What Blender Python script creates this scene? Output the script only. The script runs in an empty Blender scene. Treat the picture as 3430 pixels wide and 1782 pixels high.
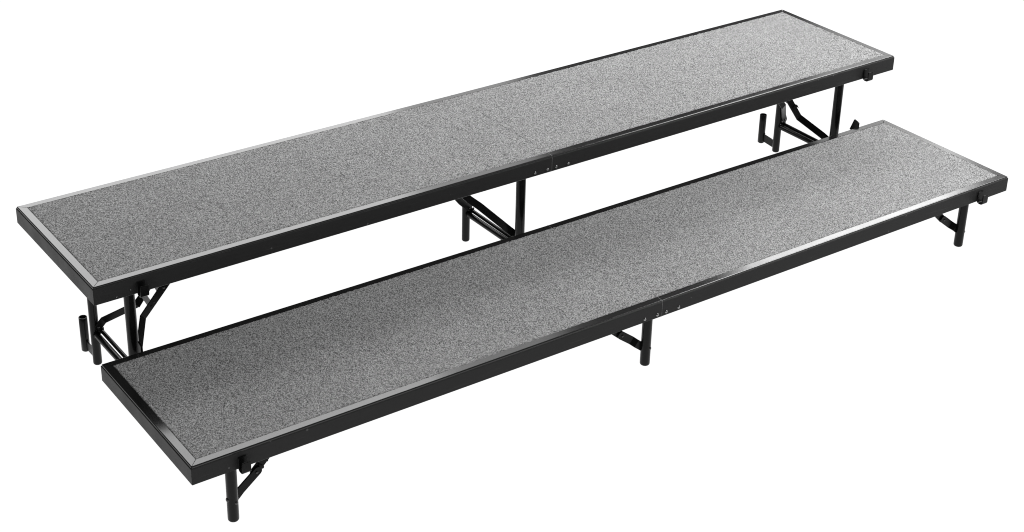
import bpy, math, random
import numpy as np
from mathutils import Vector, Matrix, Quaternion

random.seed(7)
rng = np.random.default_rng(11)
scene = bpy.context.scene
C = scene.collection

# ------------------------------------------------------------------ materials
def new_mat(name):
    m = bpy.data.materials.new(name)
    m.use_nodes = True
    nt = m.node_tree
    return m, nt, nt.nodes['Principled BSDF']

def paint(name, col, rough, spec, bump=0.0, scale=900.0, var=0.0, metal=0.0, chips=0.0):
    """powder coated / enamelled steel with a fine orange-peel grain and slight wear"""
    m, nt, b = new_mat(name)
    b.inputs['Metallic'].default_value = metal
    b.inputs['Specular IOR Level'].default_value = spec
    tc = nt.nodes.new('ShaderNodeTexCoord')
    n = nt.nodes.new('ShaderNodeTexNoise')
    n.inputs['Scale'].default_value = scale
    n.inputs['Detail'].default_value = 2
    nt.links.new(tc.outputs['Object'], n.inputs['Vector'])
    n2 = nt.nodes.new('ShaderNodeTexNoise')
    n2.inputs['Scale'].default_value = 14
    n2.inputs['Detail'].default_value = 6
    nt.links.new(tc.outputs['Object'], n2.inputs['Vector'])
    mr = nt.nodes.new('ShaderNodeMapRange')
    mr.inputs['From Min'].default_value = .3; mr.inputs['From Max'].default_value = .7
    mr.inputs['To Min'].default_value = rough * .85; mr.inputs['To Max'].default_value = rough * 1.15
    nt.links.new(n2.outputs['Fac'], mr.inputs['Value'])
    nt.links.new(mr.outputs['Result'], b.inputs['Roughness'])
    cr = nt.nodes.new('ShaderNodeMapRange')
    cr.inputs['From Min'].default_value = .3; cr.inputs['From Max'].default_value = .7
    cr.inputs['To Min'].default_value = col * (1 - var); cr.inputs['To Max'].default_value = col * (1 + var)
    nt.links.new(n.outputs['Fac'], cr.inputs['Value'])
    col_out = cr.outputs['Result']
    if chips:
        v = nt.nodes.new('ShaderNodeTexVoronoi'); v.inputs['Scale'].default_value = 26
        nt.links.new(tc.outputs['Object'], v.inputs['Vector'])
        ms = nt.nodes.new('ShaderNodeMapRange'); ms.clamp = True
        ms.inputs['From Min'].default_value = .055; ms.inputs['From Max'].default_value = .075
        ms.inputs['To Min'].default_value = chips; ms.inputs['To Max'].default_value = 0
        nt.links.new(v.outputs['Distance'], ms.inputs['Value'])
        # long faint rub marks
        mp = nt.nodes.new('ShaderNodeMapping'); mp.inputs['Scale'].default_value = (1.2, 40, 40)
        mp.inputs['Rotation'].default_value = (0, .35, 0)
        nt.links.new(tc.outputs['Object'], mp.inputs['Vector'])
        n3 = nt.nodes.new('ShaderNodeTexNoise'); n3.inputs['Scale'].default_value = 6; n3.inputs['Detail'].default_value = 4
        nt.links.new(mp.outputs['Vector'], n3.inputs['Vector'])
        m3 = nt.nodes.new('ShaderNodeMapRange'); m3.clamp = True
        m3.inputs['From Min'].default_value = .62; m3.inputs['From Max'].default_value = .8
        m3.inputs['To Min'].default_value = 0; m3.inputs['To Max'].default_value = chips * .45
        nt.links.new(n3.outputs['Fac'], m3.inputs['Value'])
        a1 = nt.nodes.new('ShaderNodeMath'); a1.operation = 'ADD'
        a2 = nt.nodes.new('ShaderNodeMath'); a2.operation = 'ADD'
        nt.links.new(ms.outputs['Result'], a1.inputs[0]); nt.links.new(m3.outputs['Result'], a1.inputs[1])
        nt.links.new(a1.outputs[0], a2.inputs[0]); nt.links.new(col_out, a2.inputs[1])
        col_out = a2.outputs[0]
    nt.links.new(col_out, b.inputs['Base Color'])
    if bump:
        bp = nt.nodes.new('ShaderNodeBump')
        bp.inputs['Strength'].default_value = bump
        bp.inputs['Distance'].default_value = .0002
        nt.links.new(n.outputs['Fac'], bp.inputs['Height'])
        nt.links.new(bp.outputs['Normal'], b.inputs['Normal'])
    return m

M_RAIL = paint('black_powder_coat', .031, .38, .06, bump=.25, scale=1100, var=.35, chips=.06)
M_TRIM = paint('black_gloss_trim', .014, .14, .50, bump=.05, scale=600, var=.25)
M_LEG = paint('black_enamel_tube', .007, .20, .15, bump=.05, scale=500, var=.2)
M_BRACE = paint('black_strap_steel', .005, .28, .12, bump=.10, scale=500, var=.2)
M_RIVET = paint('dark_steel_rivet', .25, .16, .5, metal=1.0)
M_PIN = paint('dark_sprung_pin', .05, .22, .5, metal=.6)
M_BARE = paint('worn_bare_edge', .22, .45, .4, var=.6, scale=260)
M_BOARD = paint('dark_board', .02, .8, .2)

def carpet_mat():
    m, nt, b = new_mat('grey_tweed_carpet')
    L = nt.links
    tc = nt.nodes.new('ShaderNodeTexCoord')
    v = nt.nodes.new('ShaderNodeTexVoronoi'); v.inputs['Scale'].default_value = 640
    n1 = nt.nodes.new('ShaderNodeTexNoise'); n1.inputs['Scale'].default_value = 900
    n1.inputs['Detail'].default_value = 3; n1.inputs['Roughness'].default_value = .7
    n2 = nt.nodes.new('ShaderNodeTexNoise'); n2.inputs['Scale'].default_value = 7
    n2.inputs['Detail'].default_value = 5
    for q in (v, n1, n2): L.new(tc.outputs['Object'], q.inputs['Vector'])
    sep = nt.nodes.new('ShaderNodeSeparateColor'); L.new(v.outputs['Color'], sep.inputs['Color'])
    mx = nt.nodes.new('ShaderNodeMix'); mx.data_type = 'FLOAT'; mx.inputs[0].default_value = .35
    L.new(sep.outputs['Red'], mx.inputs[2]); L.new(n1.outputs['Fac'], mx.inputs[3])
    mr = nt.nodes.new('ShaderNodeMapRange')
    mr.inputs['From Min'].default_value = .22; mr.inputs['From Max'].default_value = .80
    mr.inputs['To Min'].default_value = CARPET[0]; mr.inputs['To Max'].default_value = CARPET[1]
    L.new(mx.outputs[0], mr.inputs['Value'])
    m2 = nt.nodes.new('ShaderNodeMapRange')
    m2.inputs['From Min'].default_value = .3; m2.inputs['From Max'].default_value = .7
    m2.inputs['To Min'].default_value = .96; m2.inputs['To Max'].default_value = 1.04
    L.new(n2.outputs['Fac'], m2.inputs['Value'])
    mu = nt.nodes.new('ShaderNodeMath'); mu.operation = 'MULTIPLY'
    L.new(mr.outputs['Result'], mu.inputs[0]); L.new(m2.outputs['Result'], mu.inputs[1])
    L.new(mu.outputs[0], b.inputs['Base Color'])
    b.inputs['Roughness'].default_value = .95
    b.inputs['Specular IOR Level'].default_value = .15
    b.inputs['Sheen Weight'].default_value = .15
    b.inputs['Sheen Roughness'].default_value = .5
    bp = nt.nodes.new('ShaderNodeBump'); bp.inputs['Strength'].default_value = .6
    bp.inputs['Distance'].default_value = .0012
    L.new(n1.outputs['Fac'], bp.inputs['Height']); L.new(bp.outputs['Normal'], b.inputs['Normal'])
    return m
CARPET = (.055, .54)
M_CARPET = carpet_mat()

# ------------------------------------------------------------------ mesh helpers
def make(name, verts, faces, mat, parent=None, smooth=35, fix=True):
    me = bpy.data.meshes.new(name)
    me.from_pydata([tuple(v) for v in verts], [], faces)
    me.materials.append(mat)
    if fix:
        import bmesh
        bm = bmesh.new(); bm.from_mesh(me)
        bmesh.ops.recalc_face_normals(bm, faces=bm.faces)
        bm.to_mesh(me); bm.free()
    if smooth:
        me.polygons.foreach_set('use_smooth', [True] * len(me.polygons))
        me.set_sharp_from_angle(angle=math.radians(smooth))
    o = bpy.data.objects.new(name, me)
    C.objects.link(o)
    if parent: o.parent = parent
    return o

class MB:
    def __init__(s): s.v = []; s.f = []
    def add(s, verts, faces):
        k = len(s.v); s.v += [tuple(x) for x in verts]; s.f += [[i + k for i in f] for f in faces]
        return s
    def box(s, a, b):
        (x0, y0, z0), (x1, y1, z1) = a, b
        return s.add([(x0,y0,z0),(x1,y0,z0),(x1,y1,z0),(x0,y1,z0),(x0,y0,z1),(x1,y0,z1),(x1,y1,z1),(x0,y1,z1)],
                     [[0,3,2,1],[4,5,6,7],[0,1,5,4],[1,2,6,5],[2,3,7,6],[3,0,4,7]])
    def lathe(s, base, axis, prof, n=28, close_start=True, close_end=True):
        """prof: list of (distance along axis, radius)"""
        base = Vector(base); ax = Vector(axis).normalized()
        a = ax.orthogonal().normalized(); b = ax.cross(a)
        vs = []; fs = []
        for (d, r) in prof:
            for k in range(n):
                t = 2 * math.pi * k / n
                vs.append(base + ax * d + (a * math.cos(t) + b * math.sin(t)) * r)
        for j in range(len(prof) - 1):
            for k in range(n):
                fs.append([j*n+k, j*n+(k+1) % n, (j+1)*n+(k+1) % n, (j+1)*n+k])
        if close_start: fs.append(list(range(n))[::-1])
        if close_end: fs.append([(len(prof)-1)*n+k for k in range(n)])
        return s.add(vs, fs)
    def strap(s, pts, wdirs, w, t):
        """flat bar: polyline pts, width direction per point, width w, thickness t, rounded ends"""
        pts = [Vector(p) for p in pts]
        ring = []
        N = len(pts)
        tans = []
        for i in range(N):
            d = (pts[min(i+1, N-1)] - pts[max(i-1, 0)]).normalized(); tans.append(d)
        P = []; Wd = []; T = []; Wf = []
        # rounded start
        for a in (75, 50, 25):
            a_ = math.radians(a)
            P.append(pts[0] - tans[0] * (w/2) * math.sin(a_)); Wd.append(wdirs[0]); T.append(tans[0]); Wf.append(math.cos(a_))
        for i in range(N):
            P.append(pts[i]); Wd.append(wdirs[i]); T.append(tans[i]); Wf.append(1)
        for a in (25, 50, 75):
            a_ = math.radians(a)
            P.append(pts[-1] + tans[-1] * (w/2) * math.sin(a_)); Wd.append(wdirs[-1]); T.append(tans[-1]); Wf.append(math.cos(a_))
        vs = []
        for p, wd, tg, wf in zip(P, Wd, T, Wf):
            wd = Vector(wd); wd = (wd - tg * wd.dot(tg)).normalized()
            nn = tg.cross(wd).normalized()
            for (u, v) in ((-1,-1),(1,-1),(1,1),(-1,1)):
                vs.append(p + wd * (u * w/2 * wf) + nn * (v * t/2))
        fs = []
        M = len(P)
        for i in range(M-1):
            for k in range(4):
                fs.append([i*4+k, i*4+(k+1) % 4, (i+1)*4+(k+1) % 4, (i+1)*4+k])
        fs.append([0,1,2,3][::-1]); fs.append([(M-1)*4+k for k in range(4)])
        return s.add(vs, fs)
    def build(s, name, mat, parent=None, smooth=35):
        return make(name, s.v, s.f, mat, parent, smooth)

def bevel(o, w=.0008, seg=2):
    md = o.modifiers.new('Bevel', 'BEVEL'); md.width = w; md.segments = seg
    md.limit_method = 'ANGLE'; md.angle_limit = math.radians(40)
    return o

# ------------------------------------------------------------------ riser dimensions
L, W, T = 2.438, .4558, .0442
MID = L / 2
H_UP, H_LO = .3920, .1837

def edge_prism(side, x0, x1, m0, m1, sec, h, sag, g=.0003):
    """sweep a closed section [(inset, z)] along one edge of the deck.
    m0/m1: 1 = mitred corner, 0 = square cut at the folding joint"""
    ends = []
    for end in (0, 1):
        loop = []
        for (i, z) in sec:
            if side in ('front', 'back'):
                x = (x0 + i * m0 + (g if m0 else 0)) if end == 0 else (x1 - i * m1 - (g if m1 else 0))
                y = i if side == 'front' else W - i
            else:
                y = (i + g) if end == 0 else (W - i - g)
                x = i if side == 'left' else L - i
            zz = z - sag * (1 - abs(x - MID) / MID)
            loop.append((x, y, zz))
        ends.append(loop)
    n = len(sec)
    vs = ends[0] + ends[1]
    fs = [[k, (k+1) % n, n + (k+1) % n, n + k] for k in range(n)]
    fs += [list(range(n))[::-1], [n + k for k in range(n)]]
    return vs, fs

def arc(ci, cz, r, a0, a1, n=4):
    return [(ci + r * math.cos(math.radians(a0 + (a1-a0)*k/n)), cz + r * math.sin(math.radians(a0 + (a1-a0)*k/n))) for k in range(n+1)]

def carpet_mesh(x0, x1, h, sag, name, parent, wrap0, wrap1):
    st = .0022
    e = .0195
    nx = int(round((x1 - x0) / st)) + 1; ny = int(round((W - 2*e) / st)) + 1
    xs = np.linspace(x0, x1, nx); ys = np.linspace(e, W - e, ny)
    X, Y = np.meshgrid(xs, ys, indexing='ij')
    r = rng.normal(0, 1, (nx, ny))
    k = r.copy()
    for ax in (0, 1):
        k = .25*np.roll(k, 1, ax) + .5*k + .25*np.roll(k, -1, ax)
    k /= k.std()
    q = .12*k + .85*rng.normal(0, 1, (nx, ny))
    jx = rng.normal(0, .00045, (nx, ny)); jy = rng.normal(0, .00045, (nx, ny))
    Z = h + .0004 + .00055 * np.clip(q, -2.2, 2.2) - sag * (1 - np.abs(X - MID)/MID)
    X = X + jx; Y = Y + jy
    # outer rows roll down between carpet and trim
    Z[:, 0] -= .0028; Z[:, -1] -= .0028
    Z[:, 1] -= .0004; Z[:, -2] -= .0004
    if wrap0: Z[0, :] -= .0028
    if wrap1: Z[-1, :] -= .0028
    V = np.stack([X, Y, Z], -1).reshape(-1, 3)
    I = np.arange(nx*ny).reshape(nx, ny)
    F = np.stack([I[:-1, :-1], I[1:, :-1], I[1:, 1:], I[:-1, 1:]], -1).reshape(-1, 4)
    me = bpy.data.meshes.new(name)
    me.from_pydata(V.tolist(), [], F.tolist())
    me.materials.append(M_CARPET)
    me.polygons.foreach_set('use_smooth', [True]*len(me.polygons))
    o = bpy.data.objects.new(name, me); C.objects.link(o); o.parent = parent
    return o

def rivet(p, axis, r, parent, name='rivet', mat=None):
    mb = MB()
    prof = [(-.001, r*1.0), (.0004, r)] + [(.0004 + r*.55*math.sin(a), r*.97*math.cos(a)) for a in (math.radians(x) for x in (15, 35, 55, 75))]
    mb.lathe(p, axis, prof, n=16)
    return mb.build(name, mat or M_RIVET, parent, 50)

def deck(root, h, sag):
    rb = .0044                                         # the rail stops this far below the trim's top
    r = .0019
    zt = h - rb
    rail = [(0, h - T + .0015)] + [(0, zt - r)] + arc(r, zt - r, r, 180, 90, 7) + \
           [(.0045, zt), (.0045, zt - .002), (.0022, zt - .002), (.0022, h - T + .0022), (.014, h - T + .0022), (.014, h - T), (.0015, h - T)]
    r2 = .0026
    i0 = .0016
    trim = [(i0, zt + .00005), (i0, h - r2)] + arc(i0 + r2, h - r2, r2, 180, 90, 9) + \
           [(.0202, h), (.0204, h - .0003), (.0204, h - .0032), (.0052, h - .0032), (.0050, zt + .00005)]
    j = .0006
    segs = [('front', 0, MID - j, 1, 0), ('front', MID + j, L, 0, 1), ('back', 0, MID - j, 1, 0), ('back', MID + j, L, 0, 1),
            ('left', 0, 0, 1, 1), ('right', 0, 0, 1, 1)]
    rails = {}
    for k, sg in enumerate(segs):
        v, f = edge_prism(*sg, rail, h, sag)
        rails[k] = make('frame_rail', v, f, M_RAIL, root, 0)
        v, f = edge_prism(*sg, trim, h, sag, .0008)
        make('edge_trim', v, f, M_TRIM, root, 0)
    carpet_mesh(.0195, MID - .0002, h, sag, 'carpet', root, True, False)
    carpet_mesh(MID + .0002, L - .0195, h, sag, 'carpet', root, False, True)
    for (a, b) in ((.006, MID - .001), (MID + .001, L - .006)):
        MB().box((a, .006, h - .019), (b, W - .006, h - .0065)).build('deck_board', M_BOARD, root, 0)
    # worn bright edge where the two halves meet
    for yy, s in ((0, 1), (W, -1)):
        mb = MB()
        y0, y1 = sorted((yy + s*.0003, yy + s*.0021))
        mb.box((MID - .00055, y0, h - T - sag + .0005), (MID + .00055, y1, zt - sag - .0002))
        y0, y1 = sorted((yy + s*.0016, yy + s*.0185))
        mb.box((MID - .00055, y0, zt - sag), (MID + .00055, y1, h - sag - .0002))
        mb.build('joint_edge', M_BARE, root, 0)
    zr = h - .0352 - sag
    for x, k in ((MID - .0522, 0), (MID - .0140, 0), (MID + .0132, 1), (MID + .0515, 1)):
        rivet((x, 0, zr + .0006), (0, -1, 0), .0041, rails[k])
    for x, k in ((MID - .0522, 2), (MID - .0140, 2), (MID + .0132, 3), (MID + .0515, 3)):
        rivet((x, W, zr), (0, 1, 0), .0036, rails[k])
    return rails

def leg(root, x, y, r, ztop, pins=()):
    mb = MB()
    f = .0045
    prof = [(0, r*.55), (.0004, r - f*.8), (.0016, r - f*.35), (f*.75, r - .0004), (f*1.3, r), (ztop, r)]
    mb.lathe((x, y, 0), (0, 0, 1), prof, n=36)
    o = mb.build('leg', M_LEG, root, 50)
    for (ax, z, rr) in pins:
        a = Vector(ax).normalized()
        rivet(Vector((x, y, z)) + a * (r - .0006), a, rr, o, 'spring_pin', M_PIN)
    return o

def tube(root, name, a, b, r, mat=None, n=28, parent=None):
    a = Vector(a); b = Vector(b); d = (b - a).length
    return MB().lathe(a, b - a, [(0, r), (d, r)], n=n).build(name, mat or M_LEG, root, 50)

def open_tube(root, x, y, z0, z1, r):
    mb = MB(); ri = r - .0018
    prof = [(z0, r*.7), (z0 + .0008, r - .002), (z0 + .003, r), (z1 - .0005, r), (z1, r - .0004), (z1, ri + .0003), (z1 - .0005, ri), (z0 + .01, ri)]
    mb.lathe((x, y, 0), (0, 0, 1), prof, n=36)
    return mb.build('locating_tube', M_LEG, root, 50)

def weld(mb, p, axis, r):
    """small irregular bead ring round a joint"""
    ax = Vector(axis).normalized(); a = ax.orthogonal().normalized(); b = ax.cross(a)
    n = 22
    vs = []; fs = []
    for k in range(n):
        t = 2*math.pi*k/n
        R = r * (1 + random.uniform(-.03, .07)); q = .0016 * random.uniform(.7, 1.3)
        c = Vector(p) + (a*math.cos(t) + b*math.sin(t)) * R
        rad = (a*math.cos(t) + b*math.sin(t))
        for (u, v) in ((1, 0), (0, 1), (-1, 0), (0, -1)):
            vs.append(c + rad*u*q + ax*v*q)
    for k in range(n):
        for m in range(4):
            fs.append([k*4+m, k*4+(m+1) % 4, ((k+1) % n)*4+(m+1) % 4, ((k+1) % n)*4+m])
    mb.add(vs, fs)

def crossbar(root, x, y0, y1, z, r1, sx):
    o = tube(root, 'crossbar', (x, y0 + .004, z), (x, y1 - .004, z), r1)
    for yy in (y1 - .0115, y0 + .013):
        mb = MB(); weld(mb, (x, yy, z), (0, 1, 0), r1 + .0006); mb.build('weld_bead', M_LEG, o, 60)
    return o

def hook(root, x0, h):
    """U-shaped ganging hook: back plate on the rail, web below, lip in front"""
    w = .0205; t = .0030; g = .0185
    z1 = h - .0150; z0 = h - T - .0015
    prof = []
    # centre line polyline in (y,z): plate top -> down -> arc -> up
    R = .0055
    pts = [(-t/2 - .0002, z1), (-t/2 - .0002, z0 + R)]
    for k in range(1, 6):
        a = math.radians(180 + 90*k/5); pts.append((-t/2 - .0002 - R - R*math.cos(a), z0 + R + R*math.sin(a)))
    for k in range(0, 6):
        a = math.radians(90*k/5)
        pts.append((-g + R - R*math.sin(a), z0 + R - R*math.cos(a)))
    pts.append((-g, z1 - .004))
    # de-duplicate and offset
    P = [Vector((0, p[0], p[1])) for p in pts]
    Q = [P[0]]
    for p in P[1:]:
        if (p - Q[-1]).length > .0004: Q.append(p)
    vs = []; fs = []
    for i, p in enumerate(Q):
        tg = (Q[min(i+1, len(Q)-1)] - Q[max(i-1, 0)]).normalized()
        nn = Vector((0, -tg.z, tg.y))
        for (xx, s) in ((x0, -1), (x0 + w, -1), (x0 + w, 1), (x0, 1)):
            q = p + nn*s*t/2; vs.append((xx, q.y, q.z))
    for i in range(len(Q)-1):
        for k in range(4):
            fs.append([i*4+k, i*4+(k+1) % 4, (i+1)*4+(k+1) % 4, (i+1)*4+k])
    fs.append([0, 1, 2, 3][::-1]); fs.append([(len(Q)-1)*4+k for k in range(4)])
    o = make('ganging_hook', vs, fs, M_BRACE, root, 35)
    return bevel(o, .0010, 2)

def tab(root, x, h):
    """upright catch plate behind the rear rail, with two small rivets"""
    t = .0050
    poly = [(W + .0002, h - .020), (W + .0002, h + .0095), (W + .0025, h + .0120), (W + .0180, h + .0160), (W + .0320, h - .020)]
    vs = [(x - t/2, y, z) for y, z in poly] + [(x + t/2, y, z) for y, z in poly]
    n = len(poly)
    fs = [list(range(n))[::-1], list(range(n, 2*n))] + [[k, (k+1) % n, n + (k+1) % n, n + k] for k in range(n)]
    o = bevel(make('catch_plate', vs, fs, M_BRACE, root, 35), .0007, 2)
    return o

def brace(root, pts, wd, w=.019, t=.0036, rivets=()):
    o = MB().strap(pts, wd, w, t).build('folding_brace', M_BRACE, root, 20)
    bevel(o, .0006, 2)
    for (p, a, r) in rivets:
        rivet(p, a, r, o, 'pivot_rivet', M_PIN)
    return o

def empty(name, loc, rz=0):
    o = bpy.data.objects.new(name, None); C.objects.link(o)
    o.location = loc; o.rotation_euler = (0, 0, rz); o.empty_display_size = .1
    return o

# ------------------------------------------------------------------ upper riser
up = empty('choral_riser', (0, 0, 0))
up['label'] = 'taller grey carpeted riser with black frame and long tubular legs, behind the lower one'
up['category'] = 'riser'
up['group'] = 'folding stage risers set one behind the other'
rails = deck(up, H_UP, .0017)
rivet((.052, 0, H_UP - .0375), (0, -1, 0), .0018, rails[0])
rivet((.085, 0, H_UP - .0300), (0, -1, 0), .0015, rails[0])
ZT = H_UP - .020
UP_LEGS = [(.109, .312, .074), (1.1985, .347, .100), (2.315, .3065, .082)]
for (x, yr, yf) in UP_LEGS:
    leg(up, x, yr, .0108, ZT)
    leg(up, x, yf, .0126, ZT)
    crossbar(up, x, yf, yr, .0865, .0076, 1)
    # thinner lock rod beside the crossbar
    s = 1
    tube(up, 'lock_rod', (x + .0150, yf + .01, .0890), (x + .0135, yr - .004, .0930), .0050)
    MB().box((x + .004, yr - .012, .086), (x + .019, yr - .0085, .101)).build('rod_plate', M_BRACE, up, 0)
for (x, y) in ((.108, .3817), (2.322, .3785)):
    st = open_tube(up, x, y, .0015, .0955, .0104)
    yr = .312 if x < 1 else .3065
    lx = .109 if x < 1 else 2.315
    o = MB().strap([(x, y - .008, .0215), (lx, yr + .009, .0215)], [(0, 0, 1)]*2, .024, .0035).build('tube_bracket', M_BRACE, st, 20)
    MB().lathe((x + .0032, y - .0100, .011), (0, 0, 1), [(0, .0010), (.003, .0022), (.006, .0013), (.0095, .0023), (.0125, .0014), (.016, .0022), (.020, .0013), (.023, .0021), (.026, .0010)], n=8).build('weld_bead', M_LEG, st, 60)

NX = (0, 0, 1)
def d(*a): return Vector(a)
# left frame braces (fold towards the middle of the riser)
brace(up, [(.122, .094, .108), (.1327, .100, .1480), (.1679, .150, .1915), (.2231, .150, .2530), (.300, .150, .339)],
      [d(1, .35, -.3), d(1, .35, -.35), d(.9, .2, -.75), d(.75, 0, -.67), d(.75, 0, -.67)],
      rivets=[((.2231, .1480, .2530), (0, -1, 0), .0036), ((.196, .1480, .2225), (0, -1, 0), .0020)])
brace(up, [(.1145, .2985, .1075), (.1275, .2960, .1230), (.195, .250, .167), (.2420, .250, .2200), (.345, .250, .339)],
      [d(-.7, 0, 1), d(-.5, 0, 1), d(-.5, 0, 1), d(.75, 0, -.67), d(.75, 0, -.67)],
      rivets=[((.1140, .2965, .1075), (0, -1, 0), .0030)])
for (a, b, w) in (((.190, .153, .2150), (.212, .249, .1900), .013), ((.214, .153, .2430), (.238, .249, .2200), .010)):
    MB().strap([a, b], [d(.75, 0, .67)]*2, w, .003).build('brace_link', M_BRACE, up, 20)
# middle frame
brace(up, [(1.200, .122, .1190), (1.182, .128, .1370), (1.1038, .150, .2172), (1.0728, .150, .2447), (.985, .150, .339)],
      [d(-.7, 0, -.7)]*5, w=.0195)
MB().strap([(1.1045, .1478, .2166), (1.1050, .1478, .2160)], [d(.7, 0, .7)]*2, .0185, .0006)
brace(up, [(1.200, .334, .1060), (1.165, .322, .1400), (1.09, .300, .2300), (.985, .300, .339)],
      [d(-.7, 0, -.7)]*4, w=.0195, rivets=[((1.2005, .3318, .1060), (0, -1, 0), .0030)])
MB().strap([(1.067, .155, .2550), (1.080, .295, .2450)], [d(.75, 0, .67)]*2, .013, .003).build('brace_link', M_BRACE, up, 20)
# right frame
brace(up, [(2.306, .098, .1240), (2.2913, .104, .1385), (2.2348, .150, .1926), (2.190, .150, .2550), (2.128, .150, .339)],
      [d(-.7, 0, -.7), d(-.7, 0, -.7), d(-.8, 0, -.6), d(-.85, 0, -.5), d(-.85, 0, -.5)], w=.0195,
      rivets=[((2.188, .148, .2580), (0, -1, 0), .0022)])
brace(up, [(2.3265, .293, .1085), (2.318, .290, .1230), (2.272, .250, .1811), (2.215, .250, .2550), (2.150, .250, .339)],
      [d(-.7, 0, -.6), d(-.8, 0, -.6), d(-.8, 0, -.6), d(-.85, 0, -.5), d(-.85, 0, -.5)], w=.0185,
      rivets=[((2.3265, .2905, .1085), (0, -1, 0), .0034)])
MB().strap([(2.205, .155, .2400), (2.222, .247, .2460)], [d(.75, 0, .67)]*2, .013, .003).build('brace_link', M_BRACE, up, 20)
# spring catch on the right brace
o = make('brace_catch', *(lambda p: ([(q[0], .1470, q[1]) for q in p] + [(q[0], .1535, q[1]) for q in p],
      [[0,1,2,3,4,5][::-1], [6,7,8,9,10,11]] + [[k, (k+1) % 6, 6+(k+1) % 6, 6+k] for k in range(6)]))(
      [(2.203, .232), (2.211, .2395), (2.220, .2365), (2.2275, .2255), (2.220, .2290), (2.208, .222)]), M_BRACE, up, 0)
hook(up, .0988, H_UP)
hook(up, 2.3150, H_UP)

# ------------------------------------------------------------------ lower riser
lo = empty('choral_riser', (.0104, -.4266, 0), -.0028)
lo['label'] = 'lower grey carpeted riser with short legs, standing in front of the taller one'
lo['category'] = 'riser'
lo['group'] = 'folding stage risers set one behind the other'
deck(lo, H_LO, .0023)
ZT = H_LO - .020
for i, x in enumerate((.0968, 1.1967, 2.2998)):
    pins = [((.34, -1, 0), .0490, .0045)]
    if i == 0: pins.append(((-1, -.1, 0), .0560, .0052))
    if i == 2: pins = [((.95, -.6, 0), .0440, .0040)]
    leg(lo, x, .024, .0122, ZT, pins)
    leg(lo, x, W - .085, .0108, ZT)
    crossbar(lo, x, .024, W - .085, .1300, .0076, 1)
b1 = [(.0980, .028, .0430), (.1240, .038, .0570), (.1640, .038, .0885)]
brace(lo, b1, [d(-.3, 0, .9), d(-.6, 0, .8), d(-.7, 0, .7)], w=.0205, rivets=[((.1615, .0360, .0868), (0, -1, 0), .0034)])
brace(lo, [(.1590, .0425, .0860), (.2050, .0440, .1300), (.222, .0440, .148)], [d(-.7, 0, .7)]*3, w=.0205)
mb = MB()
mb.lathe((.1735, .0400, .0985), (.6, -.5, .6), [(0, .0088), (.0012, .0088)], n=20)
mb.lathe((.1850, .0400, .1105), (.6, -.5, .6), [(0, .0075), (.0010, .0075)], n=20)
mb.build('pivot_washer', M_BRACE, lo, 40)
brace(lo, [(1.1960, .0290, .0440), (1.1710, .0290, .0640), (1.1620, .0380, .0715), (1.1300, .0380, .0960)],
      [d(.6, 0, .8), d(.6, 0, .8), d(.6, 0, .8), d(.6, 0, .8)], w=.0205, rivets=[((1.1330, .0360, .0940), (0, -1, 0), .0034)])
brace(lo, [(1.1310, .0425, .0950), (1.0700, .0430, .1480)], [d(.7, 0, .7)]*2, w=.0205)
brace(lo, [(2.2990, .0290, .0455), (2.2800, .0290, .0605), (2.2710, .0380, .0675), (2.2400, .0380, .0915)],
      [d(.6, 0, .8), d(.6, .2, .8), d(.6, 0, .8), d(.6, 0, .8)], w=.0205, rivets=[((2.2430, .0360, .0895), (0, -1, 0), .0034)])
brace(lo, [(2.2410, .0425, .0905), (2.1800, .0430, .1480)], [d(.7, 0, .7)]*2, w=.0205)
for x, s in ((.0968, 1), (1.1967, -1), (2.2998, -1)):
    brace(lo, [(x + s*.012, W - .105, .075), (x + s*.060, W - .105, .1085), (x + s*.125, W - .105, .148)], [d(-.7*s, 0, .7)]*3, w=.0205)
hook(lo, .1025, H_LO)
hook(lo, 2.3175, H_LO)
tab(lo, .0990, H_LO)
tab(lo, 2.3375, H_LO)

# ------------------------------------------------------------------ large white floor, with added glow so it stays pure white and shadowless
m, nt, b = new_mat('glow_white_floor')
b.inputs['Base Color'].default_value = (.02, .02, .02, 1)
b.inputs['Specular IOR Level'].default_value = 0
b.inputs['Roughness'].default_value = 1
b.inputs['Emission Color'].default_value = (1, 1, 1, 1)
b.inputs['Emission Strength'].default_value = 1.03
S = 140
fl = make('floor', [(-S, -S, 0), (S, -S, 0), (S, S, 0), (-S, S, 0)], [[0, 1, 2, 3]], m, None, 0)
fl['kind'] = 'structure'

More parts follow.
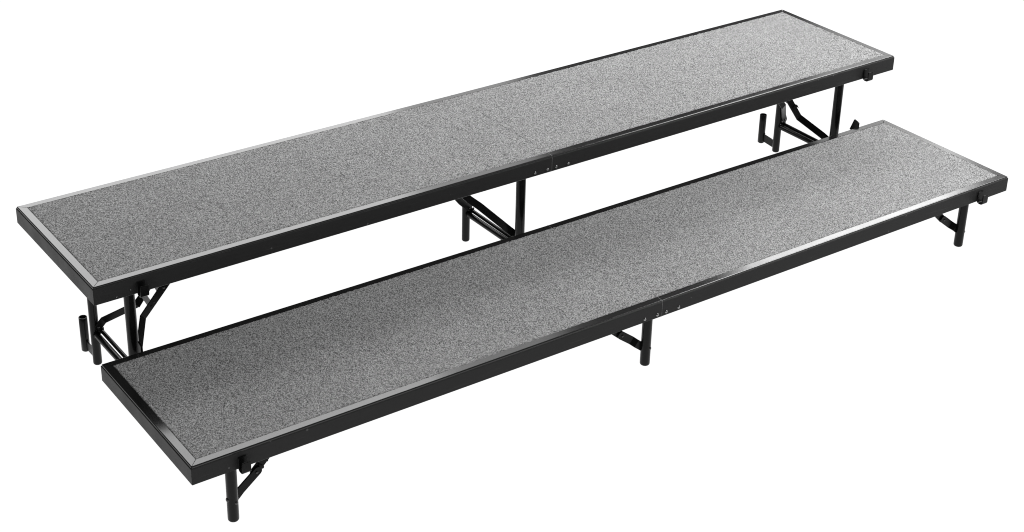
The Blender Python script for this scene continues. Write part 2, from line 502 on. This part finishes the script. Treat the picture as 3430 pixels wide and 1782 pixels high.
# ------------------------------------------------------------------ lamps
def area(name, loc, target, sx, sy, power, spread=180, roll=0):
    l = bpy.data.lights.new(name, 'AREA'); l.shape = 'RECTANGLE'; l.size = sx; l.size_y = sy
    l.energy = power; l.spread = math.radians(spread)
    o = bpy.data.objects.new(name, l); C.objects.link(o)
    o.location = loc
    dd = Vector(target) - Vector(loc)
    o.rotation_euler = (dd.to_track_quat('-Z', 'Y') @ Quaternion((0, 0, 1), math.radians(roll))).to_euler()
    return o
def panel_power(radiance, sx, sy): return radiance * math.pi * sx * sy
area('softbox_or_fill', (1.60, 3.2, 2.60), (1.60, 0, .9), 2.7, 2.4, panel_power(4.7, 2.7, 2.4))
area('softbox_or_fill', (3.35, 3.25, 2.55), (3.35, 0, .85), .75, 2.1, panel_power(1.9, .75, 2.1))  # unseen dim panel, added so the left trim reflection fades gradually
area('softbox_or_fill', (6.05, 2.9, 3.50), (6.05, 0, 1.75), 1.9, 1.6, panel_power(9.5, 1.9, 1.6))
area('softbox_or_fill', (6.45, 2.95, 2.25), (6.45, 0, .9), 2.2, .8, panel_power(1.6, 2.2, .8))  # unseen dim panel, added below the bright one to lift the right-end trims
area('softbox_or_fill', (4.0, -.75, 2.75), (2.5, -.2, .3), 1.5, 1.5, panel_power(21, 1.5, 1.5))

w = bpy.data.worlds.new('World'); scene.world = w; w.use_nodes = True
bg = w.node_tree.nodes['Background']
bg.inputs['Color'].default_value = (1, 1, 1, 1)
bg.inputs['Strength'].default_value = .12

# ------------------------------------------------------------------ camera
cx, cy, f_px = 1486.026, 537.4958, 5596.9584
pos = Vector((-1.0880, -2.9807, 2.1692)); yaw, pit, rol = .5868, .4452, .0053
EXACT = None
fwd = Vector((math.sin(yaw)*math.cos(pit), math.cos(yaw)*math.cos(pit), -math.sin(pit)))
right = Vector((math.cos(yaw), -math.sin(yaw), 0)); upv = right.cross(fwd)
r2 = right*math.cos(rol) + upv*math.sin(rol); u2 = -right*math.sin(rol) + upv*math.cos(rol)
cam = bpy.data.cameras.new('Camera'); co = bpy.data.objects.new('Camera', cam); C.objects.link(co)
mt = Matrix((r2, u2, -fwd)).transposed().to_4x4(); mt.translation = pos
co.matrix_world = mt
cam.sensor_width = 36; cam.lens = 36 * f_px / 3430
cam.shift_x = (1715 - cx) / 3430; cam.shift_y = (cy - 891) / 3430
cam.clip_start = .05; cam.clip_end = 600
scene.camera = co

scene.render.engine = 'CYCLES'
scene.cycles.filter_width = 1.05
scene.view_settings.view_transform = 'Standard'
scene.view_settings.look = 'None'
scene.view_settings.exposure = 0
scene.view_settings.gamma = 1
scene.render.resolution_x = 1024; scene.render.resolution_y = 532
